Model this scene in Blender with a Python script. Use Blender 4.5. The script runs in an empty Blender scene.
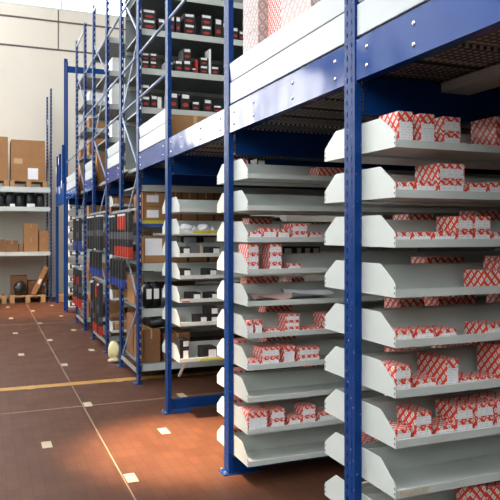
import bpy, bmesh, math, random
from mathutils import Vector, Matrix
R = random.Random(7)
S = bpy.context.scene
COL = S.collection

# ------------------------------------------------------------------ camera, world, exposure
FPX = 650.0
YAW = math.atan(263 / FPX)
SN, CS = math.sin(YAW), math.cos(YAW)
CAM_H = 1.6
cd = bpy.data.cameras.new('camera'); cam = bpy.data.objects.new('camera', cd); COL.objects.link(cam)
cam.location = (0, 0, CAM_H)
cam.rotation_euler = (math.pi / 2, 0, -YAW)
cd.sensor_width = 36; cd.lens = 36 * FPX / 500.0
cd.shift_y = -17 / 500.0
cd.clip_start = 0.05
S.camera = cam
S.view_settings.view_transform = 'Standard'
S.view_settings.look = 'None'
S.view_settings.gamma = 1.0
S.view_settings.use_curve_mapping = False
S.view_settings.exposure = 0.1
w = bpy.data.worlds.new('world'); S.world = w; w.use_nodes = True
w.node_tree.nodes['Background'].inputs[0].default_value = (0.75, 0.85, 1.0, 1)
w.node_tree.nodes['Background'].inputs[1].default_value = 0.4
WINDOW_E = 2.5       # daylit panes in the left wall
FILL_E = 5.0         # unseen pane added behind the camera as fill light
FAR_E = 4.5          # daylit panes of the left wall by the back wall
SKY_E = 7.0          # daylit roof lights
BACK_E = 5.0         # daylit panes in the back wall


def lamp(name, kind, loc, target, energy, color, **kw):
    d = bpy.data.lights.new(name, kind); o = bpy.data.objects.new(name, d); COL.objects.link(o)
    o.location = loc
    o.rotation_euler = (Vector(target) - Vector(loc)).to_track_quat('-Z', 'Y').to_euler()
    d.energy = energy; d.color = color
    for k, v in kw.items(): setattr(d, k, v)
    return o


# warm spots added for the floor light patches: second side aisle mouth, far aisle
lamp('floor_patch_spot', 'SPOT', (-1.2, 4.9, 8.6), (1.40, 4.72, 0), 26000, (1.0, 0.70, 0.42), spot_size=math.radians(12.2), spot_blend=0.8, shadow_soft_size=0.2)
lamp('floor_patch_spot', 'SPOT', (-2.0, 13.0, 8.6), (1.3, 14.3, 0), 7000, (1.0, 0.60, 0.32), spot_size=math.radians(26), spot_blend=1.0, shadow_soft_size=0.25)


# ------------------------------------------------------------------ pixel helpers (a pixel to a point on a world plane)
def ray(x, y):
    l = (x - 250) / FPX
    return l * CS + SN, CS - l * SN, (233 - y) / FPX
def atY(x, y, Y):
    r = ray(x, y); t = Y / r[1]
    return r[0] * t, CAM_H + r[2] * t
def atX(x, y, X):
    r = ray(x, y); t = X / r[0]
    return r[1] * t, CAM_H + r[2] * t


# ------------------------------------------------------------------ materials
def nm(name):
    m = bpy.data.materials.new(name); m.use_nodes = True
    return m, m.node_tree, m.node_tree.nodes['Principled BSDF']
def mth(nt, op, a, b=None, c=None):
    n = nt.nodes.new('ShaderNodeMath'); n.operation = op
    for i, v in enumerate((a, b, c)):
        if v is None: continue
        if isinstance(v, (int, float)): n.inputs[i].default_value = v
        else: nt.links.new(v, n.inputs[i])
    return n.outputs[0]
def mix(nt, f, a, b):
    n = nt.nodes.new('ShaderNodeMix'); n.data_type = 'RGBA'
    for i, v in ((0, f), (6, a), (7, b)):
        if isinstance(v, (int, float)): n.inputs[i].default_value = v
        elif isinstance(v, tuple): n.inputs[i].default_value = (*v, 1)
        else: nt.links.new(v, n.inputs[i])
    return n.outputs[2]
def noise(nt, scale, vec=None, detail=3, rough=0.5):
    n = nt.nodes.new('ShaderNodeTexNoise'); n.inputs['Scale'].default_value = scale
    n.inputs['Detail'].default_value = detail; n.inputs['Roughness'].default_value = rough
    if vec is not None: nt.links.new(vec, n.inputs['Vector'])
    return n.outputs[0]
def coords(nt, kind='Object'):
    t = nt.nodes.new('ShaderNodeTexCoord'); return t.outputs[kind]
def sep(nt, v):
    s = nt.nodes.new('ShaderNodeSeparateXYZ'); nt.links.new(v, s.inputs[0]); return s.outputs
def ramp(nt, fac, lo, hi):
    n = nt.nodes.new('ShaderNodeMapRange'); nt.links.new(fac, n.inputs[0])
    n.inputs[1].default_value = lo; n.inputs[2].default_value = hi
    return n.outputs[0]
def bump(nt, b, h, strength, dist):
    n = nt.nodes.new('ShaderNodeBump'); n.inputs['Strength'].default_value = strength; n.inputs['Distance'].default_value = dist
    nt.links.new(h, n.inputs['Height']); nt.links.new(n.outputs[0], b.inputs['Normal'])
def band(nt, v, period, lo, hi, off=0.0):
    """1 where fract((v+off)/period) lies between lo and hi"""
    f = mth(nt, 'FRACT', mth(nt, 'DIVIDE', mth(nt, 'ADD', v, off), period))
    return mth(nt, 'MULTIPLY', mth(nt, 'GREATER_THAN', f, lo), mth(nt, 'LESS_THAN', f, hi))
def simple(name, col, rough=0.5, metal=0.0, var=0.12, scale=6.0, spec=0.5):
    m, nt, b = nm(name)
    f = noise(nt, scale, coords(nt))
    c = mix(nt, f, tuple(v * (1 - var) for v in col), tuple(min(1, v * (1 + var)) for v in col))
    nt.links.new(c, b.inputs['Base Color'])
    b.inputs['Roughness'].default_value = rough; b.inputs['Metallic'].default_value = metal
    b.inputs['Specular IOR Level'].default_value = spec
    return m
def emit(name, col, strength):
    m, nt, b = nm(name)
    b.inputs['Base Color'].default_value = (*col, 1)
    b.inputs['Emission Color'].default_value = (*col, 1); b.inputs['Emission Strength'].default_value = strength
    b.inputs['Roughness'].default_value = 0.3
    return m

M = {}
M['blue'] = simple('blue_paint', (0.003, 0.038, 0.175), 0.42, 0, 0.15, 9, 0.15)
M['blue_beam'] = simple('glossy_blue_paint', (0.008, 0.056, 0.25), 0.13, 0, 0.1, 4, 0.12)
nt = M['blue_beam'].node_tree; bump(nt, nt.nodes['Principled BSDF'], noise(nt, 3.5, coords(nt), 1), 0.25, 0.02)
M['tray'] = simple('grey_white_paint', (0.60, 0.635, 0.60), 0.38, 0, 0.06, 7)
M['kick'] = simple('white_paint', (0.50, 0.545, 0.56), 0.4, 0, 0.04, 3)
M['rail'] = simple('pale_blue_grey_paint', (0.25, 0.32, 0.48), 0.35, 0.2, 0.1)
M['galv'] = simple('galvanised_steel', (0.45, 0.47, 0.48), 0.4, 0.6, 0.2, 14)
M['shelfgrey'] = simple('light_grey_paint', (0.50, 0.53, 0.50), 0.45, 0, 0.08, 5)
M['galv_d'] = simple('dull_galvanised_sheet', (0.20, 0.22, 0.22), 0.45, 0.3, 0.3, 5)
M['midgrey'] = simple('grey_shade_sheet', (0.20, 0.22, 0.22), 0.5, 0.2, 0.2, 4)
M['dgrey'] = simple('dark_grey_steel', (0.13, 0.14, 0.14), 0.5, 0.3, 0.2, 10)
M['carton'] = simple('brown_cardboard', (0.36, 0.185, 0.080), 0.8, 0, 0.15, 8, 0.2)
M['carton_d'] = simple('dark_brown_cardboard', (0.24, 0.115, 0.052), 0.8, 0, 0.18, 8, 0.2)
M['tape'] = simple('tan_tape', (0.50, 0.34, 0.18), 0.35, 0, 0.05)
M['wood'] = simple('pallet_wood', (0.42, 0.25, 0.12), 0.8, 0, 0.25, 12, 0.2)
M['black'] = simple('black_card', (0.018, 0.015, 0.015), 0.45, 0, 0.2, 20)
M['blackbag'] = simple('black_plastic', (0.015, 0.016, 0.018), 0.35, 0, 0.3, 12)
M['white'] = simple('white_paper', (0.80, 0.80, 0.78), 0.6, 0, 0.03, 30, 0.3)
M['red'] = simple('red_print', (0.42, 0.03, 0.022), 0.5, 0, 0.1, 20)
M['orange_red'] = simple('orange_red_sleeve', (0.50, 0.038, 0.018), 0.5, 0, 0.1, 20)
M['sleeve'] = simple('charcoal_sleeve', (0.035, 0.034, 0.036), 0.4, 0, 0.3, 25)
M['sleevegrey'] = simple('grey_sleeve', (0.11, 0.11, 0.12), 0.4, 0, 0.4, 60)
M['blueband'] = simple('violet_blue_print', (0.03, 0.06, 0.28), 0.5, 0, 0.15, 20)
M['yellow'] = simple('yellow_green_tape', (0.52, 0.47, 0.02), 0.5, 0, 0.1, 20)
M['paleyellow'] = simple('pale_yellow_plastic', (0.75, 0.66, 0.35), 0.4, 0, 0.15, 20)
M['cream'] = simple('cream_tile', (0.42, 0.34, 0.23), 0.5, 0, 0.12, 20)
M['tan'] = simple('worn_sticker', (0.58, 0.52, 0.40), 0.6, 0, 0.3, 40)
M['joint'] = simple('pale_joint', (0.25, 0.165, 0.115), 0.7, 0, 0.15, 12)
M['yline'] = simple('worn_yellow_paint', (0.36, 0.18, 0.03), 0.6, 0, 0.25, 9)
M['dark'] = simple('dark_joint', (0.10, 0.085, 0.07), 0.8)
M['plastic'] = simple('clear_white_plastic', (0.72, 0.72, 0.75), 0.15, 0, 0.08, 20, 0.8)
M['brownpaper'] = simple('pinkish_brown_paper', (0.42, 0.28, 0.25), 0.6, 0, 0.1, 10)
M['chrome'] = simple('zinc_bolt', (0.72, 0.73, 0.75), 0.25, 0.8, 0.05)
M['pane_left'] = emit('daylit_pane', (0.90, 0.96, 1.0), WINDOW_E)
M['pane_far'] = emit('daylit_far_pane', (0.95, 0.97, 1.0), FAR_E)
M['pane_fill'] = emit('added_fill_pane', (0.92, 0.97, 1.0), FILL_E)
M['pane_roof'] = emit('daylit_roof_pane', (0.95, 0.98, 1.0), SKY_E)
M['pane_reflect'] = emit('beam_reflection_pane', (1.0, 0.98, 0.95), 15.0)
M['pane_back'] = emit('daylit_back_pane', (1.0, 1.0, 1.0), BACK_E)

# slotted upright: rows of punched slots in the web (object space: web in the YZ plane at small x)
def slotted(name, colr, e0=0.014, e1=0.024, per=0.05, lo=0.25, hi=0.70, flange=0):
    m, nt, b = nm(name)
    o = sep(nt, coords(nt))
    f = noise(nt, 9, coords(nt))
    wear = ramp(nt, noise(nt, 45, coords(nt), 4), 0.64, 0.70)
    c = mix(nt, f, tuple(v * 0.85 for v in colr), tuple(v * 1.15 for v in colr))
    c = mix(nt, mth(nt, 'MULTIPLY', wear, 0.6), c, (0.35, 0.38, 0.45))
    nt.links.new(c, b.inputs['Base Color']); b.inputs['Roughness'].default_value = 0.42; b.inputs['Specular IOR Level'].default_value = 0.15
    row1 = band(nt, o[1], 1.0, e0, e1); row2 = band(nt, o[1], 1.0, 1 - e1, 1 - e0)
    rows = mth(nt, 'ADD', row1, row2)
    hole = mth(nt, 'MULTIPLY', rows, band(nt, o[2], per, lo, hi))
    web = mth(nt, 'LESS_THAN', o[0], 0.005)
    hole = mth(nt, 'MULTIPLY', hole, web)
    if flange:      # a row of slots in the side flanges too
        fl = mth(nt, 'MULTIPLY', mth(nt, 'GREATER_THAN', mth(nt, 'ABSOLUTE', o[1]), flange), band(nt, o[0], 1.0, 0.007, 0.028))
        hole = mth(nt, 'MAXIMUM', hole, mth(nt, 'MULTIPLY', fl, band(nt, o[2], per, lo, hi)))
    tr = nt.nodes.new('ShaderNodeBsdfTransparent'); mx = nt.nodes.new('ShaderNodeMixShader')
    nt.links.new(hole, mx.inputs[0]); nt.links.new(b.outputs[0], mx.inputs[1]); nt.links.new(tr.outputs[0], mx.inputs[2])
    out = [n for n in nt.nodes if n.type == 'OUTPUT_MATERIAL'][0]
    nt.links.new(mx.outputs[0], out.inputs[0])
    return m
M['post'] = slotted('slotted_blue_paint', (0.003, 0.038, 0.175))

M['post_frame'] = slotted('punched_blue_paint', (0.003, 0.034, 0.155), 0.010, 0.032, 0.085, 0.2, 0.62, 0.0494)

# perforated deck: pale dots paint the light coming through its holes
def deck_mat():
    m, nt, b = nm('perforated_deck')
    o = sep(nt, coords(nt))
    dx = mth(nt, 'SUBTRACT', mth(nt, 'FRACT', mth(nt, 'DIVIDE', o[0], 0.034)), 0.5)
    dy = mth(nt, 'SUBTRACT', mth(nt, 'FRACT', mth(nt, 'DIVIDE', o[1], 0.034)), 0.5)
    r2 = mth(nt, 'ADD', mth(nt, 'MULTIPLY', dx, dx), mth(nt, 'MULTIPLY', dy, dy))
    dot = mth(nt, 'LESS_THAN', r2, 0.075)
    seam = band(nt, o[1], 0.25, 0.0, 0.05)
    c = mix(nt, dot, (0.075, 0.08, 0.08), (0.60, 0.62, 0.60))
    c = mix(nt, seam, c, (0.55, 0.53, 0.48))
    nt.links.new(c, b.inputs['Base Color']); b.inputs['Metallic'].default_value = 0.3; b.inputs['Roughness'].default_value = 0.4
    bump(nt, b, dot, 0.6, 0.01)
    return m
M['deck'] = deck_mat()

# red and white lattice print (UV in metres)
def lattice(name, red, white, period=0.036):
    m, nt, b = nm(name)
    u = sep(nt, coords(nt, 'UV'))
    a = mth(nt, 'DIVIDE', mth(nt, 'ADD', mth(nt, 'MULTIPLY', u[0], 1.1), u[1]), period)
    c = mth(nt, 'DIVIDE', mth(nt, 'SUBTRACT', mth(nt, 'MULTIPLY', u[0], 1.1), u[1]), period * 1.15)
    fa = mth(nt, 'ABSOLUTE', mth(nt, 'SUBTRACT', mth(nt, 'FRACT', a), 0.5))
    fc = mth(nt, 'ABSOLUTE', mth(nt, 'SUBTRACT', mth(nt, 'FRACT', c), 0.5))
    pill = mth(nt, 'MULTIPLY', mth(nt, 'LESS_THAN', fa, 0.262), mth(nt, 'LESS_THAN', fc, 0.385))
    mark = mth(nt, 'MULTIPLY', mth(nt, 'LESS_THAN', fa, 0.09), mth(nt, 'LESS_THAN', fc, 0.20))
    col = mix(nt, pill, red, white)
    col = mix(nt, mth(nt, 'MULTIPLY', mark, 0.5), col, (0.10, 0.06, 0.06))
    nt.links.new(col, b.inputs['Base Color']); b.inputs['Roughness'].default_value = 0.45
    return m
M['lattice'] = lattice('red_lattice_print', (0.78, 0.058, 0.026), (0.86, 0.82, 0.78), 0.044)
M['lattice_pale'] = lattice('sheen_washed_lattice_print', (0.50, 0.33, 0.30), (0.66, 0.62, 0.60), 0.07)  # red print washed out: glossy reflection put into its colours

# printed label: white with grey lines of print (UV in metres)
def label_mat():
    m, nt, b = nm('printed_label')
    uv = coords(nt, 'UV'); u = sep(nt, uv)
    lines = band(nt, u[1], 0.011, 0.35, 0.7, 0.004)
    br = mth(nt, 'GREATER_THAN', noise(nt, 160, uv, 1), 0.52)
    f = mth(nt, 'MULTIPLY', mth(nt, 'MULTIPLY', lines, br), 0.4)
    c = mix(nt, f, (0.88, 0.87, 0.88), (0.22, 0.20, 0.22))
    nt.links.new(c, b.inputs['Base Color']); b.inputs['Roughness'].default_value = 0.4
    return m
M['label'] = label_mat()

# floor: elongated red-brown clay tiles
def floor_mat():
    m, nt, b = nm('red_clay_tiles')
    co = coords(nt); o = sep(nt, co)
    gx = band(nt, o[0], 0.0753, 0.0, 0.07, 0.0375)
    gy = band(nt, o[1], 0.1625, 0.0, 0.04, 0.08)
    g = mth(nt, 'MAXIMUM', gx, gy)
    ix = mth(nt, 'FLOOR', mth(nt, 'DIVIDE', mth(nt, 'ADD', o[0], 0.0375), 0.0753))
    iy = mth(nt, 'FLOOR', mth(nt, 'DIVIDE', mth(nt, 'ADD', o[1], 0.08), 0.1625))
    cmb = nt.nodes.new('ShaderNodeCombineXYZ'); nt.links.new(ix, cmb.inputs[0]); nt.links.new(iy, cmb.inputs[1])
    wn = nt.nodes.new('ShaderNodeTexWhiteNoise'); nt.links.new(cmb.outputs[0], wn.inputs[0])
    c = mix(nt, wn.outputs[0], (0.078, 0.030, 0.0165), (0.100, 0.039, 0.021))
    c = mix(nt, mth(nt, 'MULTIPLY', ramp(nt, noise(nt, 1.3, co, 5, 0.6), 0.35, 0.75), 0.35), c, (0.05, 0.027, 0.018))
    c = mix(nt, mth(nt, 'MULTIPLY', g, 0.6), c, (0.030, 0.020, 0.016))
    nt.links.new(c, b.inputs['Base Color'])
    rr = nt.nodes.new('ShaderNodeMapRange'); nt.links.new(noise(nt, 3, co), rr.inputs[0])
    rr.inputs[3].default_value = 0.38; rr.inputs[4].default_value = 0.6
    nt.links.new(rr.outputs[0], b.inputs['Roughness'])
    b.inputs['Specular IOR Level'].default_value = 0.15
    return m
M['floor'] = floor_mat()
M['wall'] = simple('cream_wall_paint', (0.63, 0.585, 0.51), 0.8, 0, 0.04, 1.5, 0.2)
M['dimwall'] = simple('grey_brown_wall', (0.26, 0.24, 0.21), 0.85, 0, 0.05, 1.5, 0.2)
M['ceil'] = simple('ceiling_paint', (0.6, 0.6, 0.58), 0.85, 0, 0.04, 1.5, 0.2)


# ------------------------------------------------------------------ mesh helpers
def B(): return bmesh.new()
def box(bm, x0, x1, y0, y1, z0, z1):
    v = [bm.verts.new(p) for p in ((x0, y0, z0), (x1, y0, z0), (x1, y1, z0), (x0, y1, z0), (x0, y0, z1), (x1, y0, z1), (x1, y1, z1), (x0, y1, z1))]
    for f in ((0, 3, 2, 1), (4, 5, 6, 7), (0, 1, 5, 4), (1, 2, 6, 5), (2, 3, 7, 6), (3, 0, 4, 7)):
        bm.faces.new([v[i] for i in f])
    return v
def prism(bm, pts, axis, a0, a1):
    """extrude a polygon given in the two other axes (in xyz order) along axis"""
    def mk(p, a):
        q = list(p); q.insert(axis, a); return bm.verts.new(q)
    u = [mk(p, a0) for p in pts]; v = [mk(p, a1) for p in pts]
    n = len(pts)
    bm.faces.new(u); bm.faces.new(v[::-1])
    for i in range(n): bm.faces.new((u[i], v[i], v[(i + 1) % n], u[(i + 1) % n]))
def bar(bm, p, q, r, seg=8):
    p, q = Vector(p), Vector(q); d = q - p
    mat = Matrix.Translation((p + q) / 2) @ d.to_track_quat('Z', 'Y').to_matrix().to_4x4()
    bmesh.ops.create_cone(bm, cap_ends=True, segments=seg, radius1=r, radius2=r, depth=d.length, matrix=mat)
def flat_bar(bm, p, q, wy, t):
    """flat rectangular bar from p to q lying in a plane of constant x; wy = width, t = thickness along x"""
    p, q = Vector(p), Vector(q); d = (q - p).normalized()
    n = Vector((1, 0, 0)); s = d.cross(n).normalized()
    vs = []
    for e in (p, q):
        for a, c in ((-1, -1), (1, -1), (1, 1), (-1, 1)):
            vs.append(bm.verts.new(e + s * a * wy / 2 + n * c * t / 2))
    for f in ((0, 1, 2, 3), (7, 6, 5, 4), (0, 4, 5, 1), (1, 5, 6, 2), (2, 6, 7, 3), (3, 7, 4, 0)):
        bm.faces.new([vs[i] for i in f])
def uvbox(bm):
    bm.normal_update()
    uv = bm.loops.layers.uv.new('UVMap')
    for f in bm.faces:
        n = f.normal; ax = max(range(3), key=lambda i: abs(n[i]))
        for l in f.loops:
            c = l.vert.co
            l[uv].uv = (c.y, c.z) if ax == 0 else (c.x, c.z) if ax == 1 else (c.x, c.y)
def obj(name, bm, mat, parent=None, loc=(0, 0, 0), bevel=0, smooth=False, uv=False):
    bmesh.ops.recalc_face_normals(bm, faces=bm.faces)
    if bevel:
        bmesh.ops.bevel(bm, geom=list(bm.edges), offset=bevel, segments=2, affect='EDGES', clamp_overlap=True)
    if uv: uvbox(bm)
    me = bpy.data.meshes.new(name); bm.to_mesh(me); bm.free()
    if smooth:
        for p in me.polygons: p.use_smooth = True
    me.materials.append(mat)
    o = bpy.data.objects.new(name, me); COL.objects.link(o); o.location = loc
    if parent: o.parent = parent
    return o
def tag(o, label, cat, group=None):
    o['label'] = label; o['category'] = cat
    if group: o['group'] = group
    return o
def thing(name, label, cat, loc=(0, 0, 0), group=None, rz=0):
    o = bpy.data.objects.new(name, None); COL.objects.link(o); o.location = loc; o.rotation_euler.z = rz
    o.empty_display_size = 0.1
    return tag(o, label, cat, group)
def struct(o): o['kind'] = 'structure'; return o
def dup(root, loc, label, group=None):
    r = root.copy(); COL.objects.link(r); r.location = loc; r['label'] = label
    if group: r['group'] = group
    for ch in list(root.children):
        c = ch.copy(); COL.objects.link(c); c.parent = r
        for g in list(ch.children):
            d = g.copy(); COL.objects.link(d); d.parent = c
    return r
ORD = ['first', 'second', 'third', 'fourth', 'fifth', 'sixth', 'seventh', 'eighth', 'ninth', 'tenth', 'eleventh', 'twelfth', 'thirteenth']

# ================================================================== THE HALL
XW0, XW1, YW0, YW1, ZC = -8.0, 8.0, -5.0, 16.95, 9.2
bm = B(); box(bm, XW0, XW1, YW0, YW1, -0.2, 0); floor = struct(obj('floor', bm, M['floor']))
# cream inlaid tiles on the joint grid, pale joints, worn yellow line: patterns of the floor
bm = B()
for i in range(-6, 9):
    X = 0.872 + (i) * 0.4535
    for j in range(-4, 9):
        Y = (4.23 if i % 2 == 0 else 5.13) + j * 1.965
        if YW0 < Y < YW1 - 1: box(bm, X - 0.036, X + 0.036, Y - 0.078, Y + 0.078, 0.0, 0.0012)
struct(obj('tile_inlay', bm, M['cream'], floor))
bm = B()
for X in (0.825, 0.825 - 2.72, 0.825 + 2.72): box(bm, X - 0.0045, X + 0.0045, YW0, YW1, 0, 0.0008)
for Y in (6.15, 6.15 - 3.93, 6.15 + 5.9): box(bm, XW0, XW1, Y - 0.008, Y + 0.008, 0, 0.0009)
struct(obj('floor_joint', bm, M['joint'], floor))
bm = B(); box(bm, -6, 2.6, 7.03, 7.17, 0, 0.0014)
struct(obj('floor_line', bm, M['yline'], floor))

bm = B()
WBX = ((-6.6, -4.6), (-4.0, -2.2))      # openings added out of view, bright panes for the beam reflections
for a, b_ in ((XW0, WBX[0][0]), (WBX[0][1], WBX[1][0]), (WBX[1][1], XW1)): box(bm, a, b_, YW1, YW1 + 0.3, 0, 7.2)
for a, b_ in WBX: box(bm, a, b_, YW1, YW1 + 0.3, 0, 4.0); box(bm, a, b_, YW1, YW1 + 0.3, 6.25, 7.2)
box(bm, XW0, XW1, YW1, YW1 + 0.3, 8.9, ZC)
wb = struct(obj('wall_back', bm, M['wall']))
bm = B()
for z in (6.20, 6.91): box(bm, XW0, XW1, YW1 - 0.008, YW1, z - 0.022, z + 0.022)
for X in (-5.6, -2.6, 0.38 + 1.28, 4.4): box(bm, X - 0.012, X + 0.012, YW1 - 0.007, YW1, 6.2, 7.2)
struct(obj('panel_joint', bm, M['dark'], wb))
xs = [-8, -5.9, -5.05, -4.2, -3.35, -2.5, -1.65, -0.8, 0.05, 0.9, 1.75, 2.6, 3.45, 5.2, 8]
bm = B(); box(bm, XW0, XW1, YW1 + 0.1, YW1 + 0.13, 7.2, 8.9)
wn = struct(obj('window_1', bm, M['pane_back']))
bm = B()
for X in xs[1:-1]: box(bm, X - 0.025, X + 0.025, YW1 + 0.04, YW1 + 0.1, 7.2, 8.9)
box(bm, XW0, XW1, YW1 + 0.02, YW1 + 0.1, 7.2, 7.26)
struct(obj('window_frame', bm, M['shelfgrey'], wn))
for n, (a, b_) in enumerate(WBX):
    bm = B(); box(bm, a, b_, YW1 + 0.12, YW1 + 0.15, 4.0, 6.25)
    struct(obj('window_%d' % (n + 7), bm, M['pane_reflect']))  # unseen pane added to give the blue beams white reflections
# left wall with a high window band
ZWL = (5.4, 5.4, 4.2)
bm = B(); box(bm, XW0 - 0.3, XW0, YW0, YW1 + .3, 8.9, ZC); box(bm, XW0 - 0.3, XW0, YW0, 9.5, 0, 5.4); box(bm, XW0 - 0.3, XW0, 9.5, YW1 + .3, 0, 4.2)
for y0, y1, z in ((YW0, -4.2, 5.4), (2.2, 3.2, 5.4), (9.0, 9.5, 5.4), (9.5, 10.0, 4.2), (16.4, YW1 + .3, 4.2)): box(bm, XW0 - 0.3, XW0, y0, y1, z, 8.9)
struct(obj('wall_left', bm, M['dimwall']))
for n, (y0, y1) in enumerate(((-4.2, 2.2), (3.2, 9.0), (10.0, 16.4))):
    bm = B(); box(bm, XW0 - 0.2, XW0 - 0.17, y0, y1, ZWL[n], 8.9)
    p = struct(obj('window_%d' % (n + 2), bm, M['pane_far' if n == 2 else 'pane_left']))
    bm = B()
    for k in range(1, 5): yy = y0 + (y1 - y0) * k / 5; box(bm, XW0 - 0.17, XW0 - 0.1, yy - .03, yy + .03, ZWL[n], 8.9)
    box(bm, XW0 - 0.17, XW0 - 0.1, y0, y1, 6.95, 7.02)
    struct(obj('window_frame', bm, M['shelfgrey'], p))
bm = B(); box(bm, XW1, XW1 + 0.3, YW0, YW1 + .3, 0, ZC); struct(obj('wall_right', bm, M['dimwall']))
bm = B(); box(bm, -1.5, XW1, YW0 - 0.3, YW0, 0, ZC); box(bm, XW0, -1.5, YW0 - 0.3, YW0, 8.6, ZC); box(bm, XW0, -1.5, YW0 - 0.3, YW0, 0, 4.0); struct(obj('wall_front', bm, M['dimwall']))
bm = B(); box(bm, XW0, -1.5, YW0 - .2, YW0 - .17, 4.0, 8.6); p = struct(obj('window_9', bm, M['pane_fill']))  # unseen pane added to brighten the camera-facing sides
bm = B()
for k in range(1, 4): box(bm, XW0 + k * 1.63 - .03, XW0 + k * 1.63 + .03, YW0 - .17, YW0 - .1, 4.0, 8.6)
struct(obj('window_frame', bm, M['shelfgrey'], p))
# ceiling with two strips of roof lights
bm = B()
SK = ((-3.2, -0.4), (3.0, 3.5))
edges = [XW0, SK[0][0], SK[0][1], SK[1][0], SK[1][1], XW1]
for a in (0, 2, 4): box(bm, edges[a], edges[a + 1], YW0, YW1, ZC, ZC + 0.25)
for (a, b_) in SK: box(bm, a, b_, YW0, YW0 + 1, ZC, ZC + 0.25); box(bm, a, b_, YW1 - 1, YW1, ZC, ZC + 0.25)
struct(obj('ceiling', bm, M['ceil']))
for n, (a, b_) in enumerate(SK):
    bm = B(); box(bm, a, b_, YW0 + 1, YW1 - 1, ZC + 0.15, ZC + 0.18)
    struct(obj('window_%d' % (n + 5), bm, M['pane_roof']))

# ================================================================== RACKING
XP = 1.48            # aisle face of the posts
XB = 1.485           # edge beams and kick plates sit between the posts, just behind their webs
XT = 1.517           # trays, beams and kick plates start right behind the posts
XE = 3.95            # right-hand end of trays and shelves
YA, YB, YC, YD1, YD2, YE1, YE2, YF1, YF2, YG = 2.49, 4.08, 5.64, 6.85, 7.82, 8.81, 10.0, 10.94, 12.0, 13.57
TOP = 5.05
HP = 0.044

def post_bm(h, HP=HP):
    """C section with lipped flanges, web facing the aisle; origin on the floor at the middle of the web"""
    bm = B()
    t = 0.004
    box(bm, 0, t, -HP, HP, 0, h)
    # shallow groove rib of the web and flanges
    for s in (-1, 1):
        y0, y1 = sorted((s * HP, s * (HP - t)))
        box(bm, t, 0.035, y0, y1, 0, h)
        y0, y1 = sorted((s * (HP - t), s * (HP - 0.016)))
        box(bm, 0.031, 0.035, y0, y1, 0, h)
    return bm
def foot_parts(parent, y=0, right=0.22):
    bm = B(); box(bm, -0.035, right, y - 0.055, y + 0.055, 0, 0.008)
    bp = obj('base_plate', bm, M['blue'], parent, bevel=0)
    for s in (-1, 1):
        bm = B(); bar(bm, (-0.02, y + s * 0.035, 0.008), (-0.02, y + s * 0.035, 0.022), 0.009, 6)
        obj('anchor_bolt', bm, M['chrome'], bp)
def rack_post(Y, label, h=TOP):
    t = thing('rack_post', label, 'rack post', (XP, Y, 0), 'slotted blue posts along the aisle')
    obj('upright', post_bm(h), M['post'], t)
    foot_parts(t)
    return t
rack_post(0.92, 'slotted blue rack post before the nearest trays, beyond the right edge')
rack_post(YA, 'slotted blue rack post nearest the camera, with trays on both sides')
rack_post(YB, 'second slotted blue rack post, standing by the brightly lit floor and red box trays')
rack_post(YC, 'third slotted blue rack post, beside trays of black boxes with white labels')
rack_post(YG, 'blue rack post at the far end of the mezzanine beside small white trays')

def upright_frame(Y1, Y2, label, h=TOP):
    t = thing('upright_frame', label, 'rack frame', (XP, Y1, 0), 'braced blue upright frames')
    L = Y2 - Y1
    obj('upright', post_bm(h, .054), M['post_frame'], t)
    obj('upright', post_bm(h, .054), M['post_frame'], t, loc=(0, L, 0))
    z = 0.12; k = 0
    bm = B(); flat_bar(bm, (0.012, 0.02, z), (0.012, L - 0.02, z), 0.04, 0.018); obj('horizontal_brace', bm, M['galv'], t)
    while z < h - 0.75:
        z2 = z + 0.72
        a, b_ = ((0.015, L - 0.015) if k % 2 else (L - 0.015, 0.015))
        bm = B(); flat_bar(bm, (0.02, a, z), (0.02, b_, z2), 0.022, 0.012)
        obj('diagonal_brace', bm, M['rail'], t)
        z = z2; k += 1
    bm = B(); flat_bar(bm, (0.012, 0.02, h - 0.1), (0.012, L - 0.02, h - 0.1), 0.04, 0.018); obj('horizontal_brace', bm, M['galv'], t)
    foot_parts(t, 0, 0.05); foot_parts(t, L, 0.05)
    return t
FR = [
upright_frame(YD1, YD2, 'braced pair of blue posts with red and grey sleeves hung on it'),
upright_frame(YE1, YE2, 'second braced pair of blue posts from the camera, dark sleeves on it'),
upright_frame(YF1, YF2, 'farthest braced pair of blue posts, just before the small white trays')]

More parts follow.
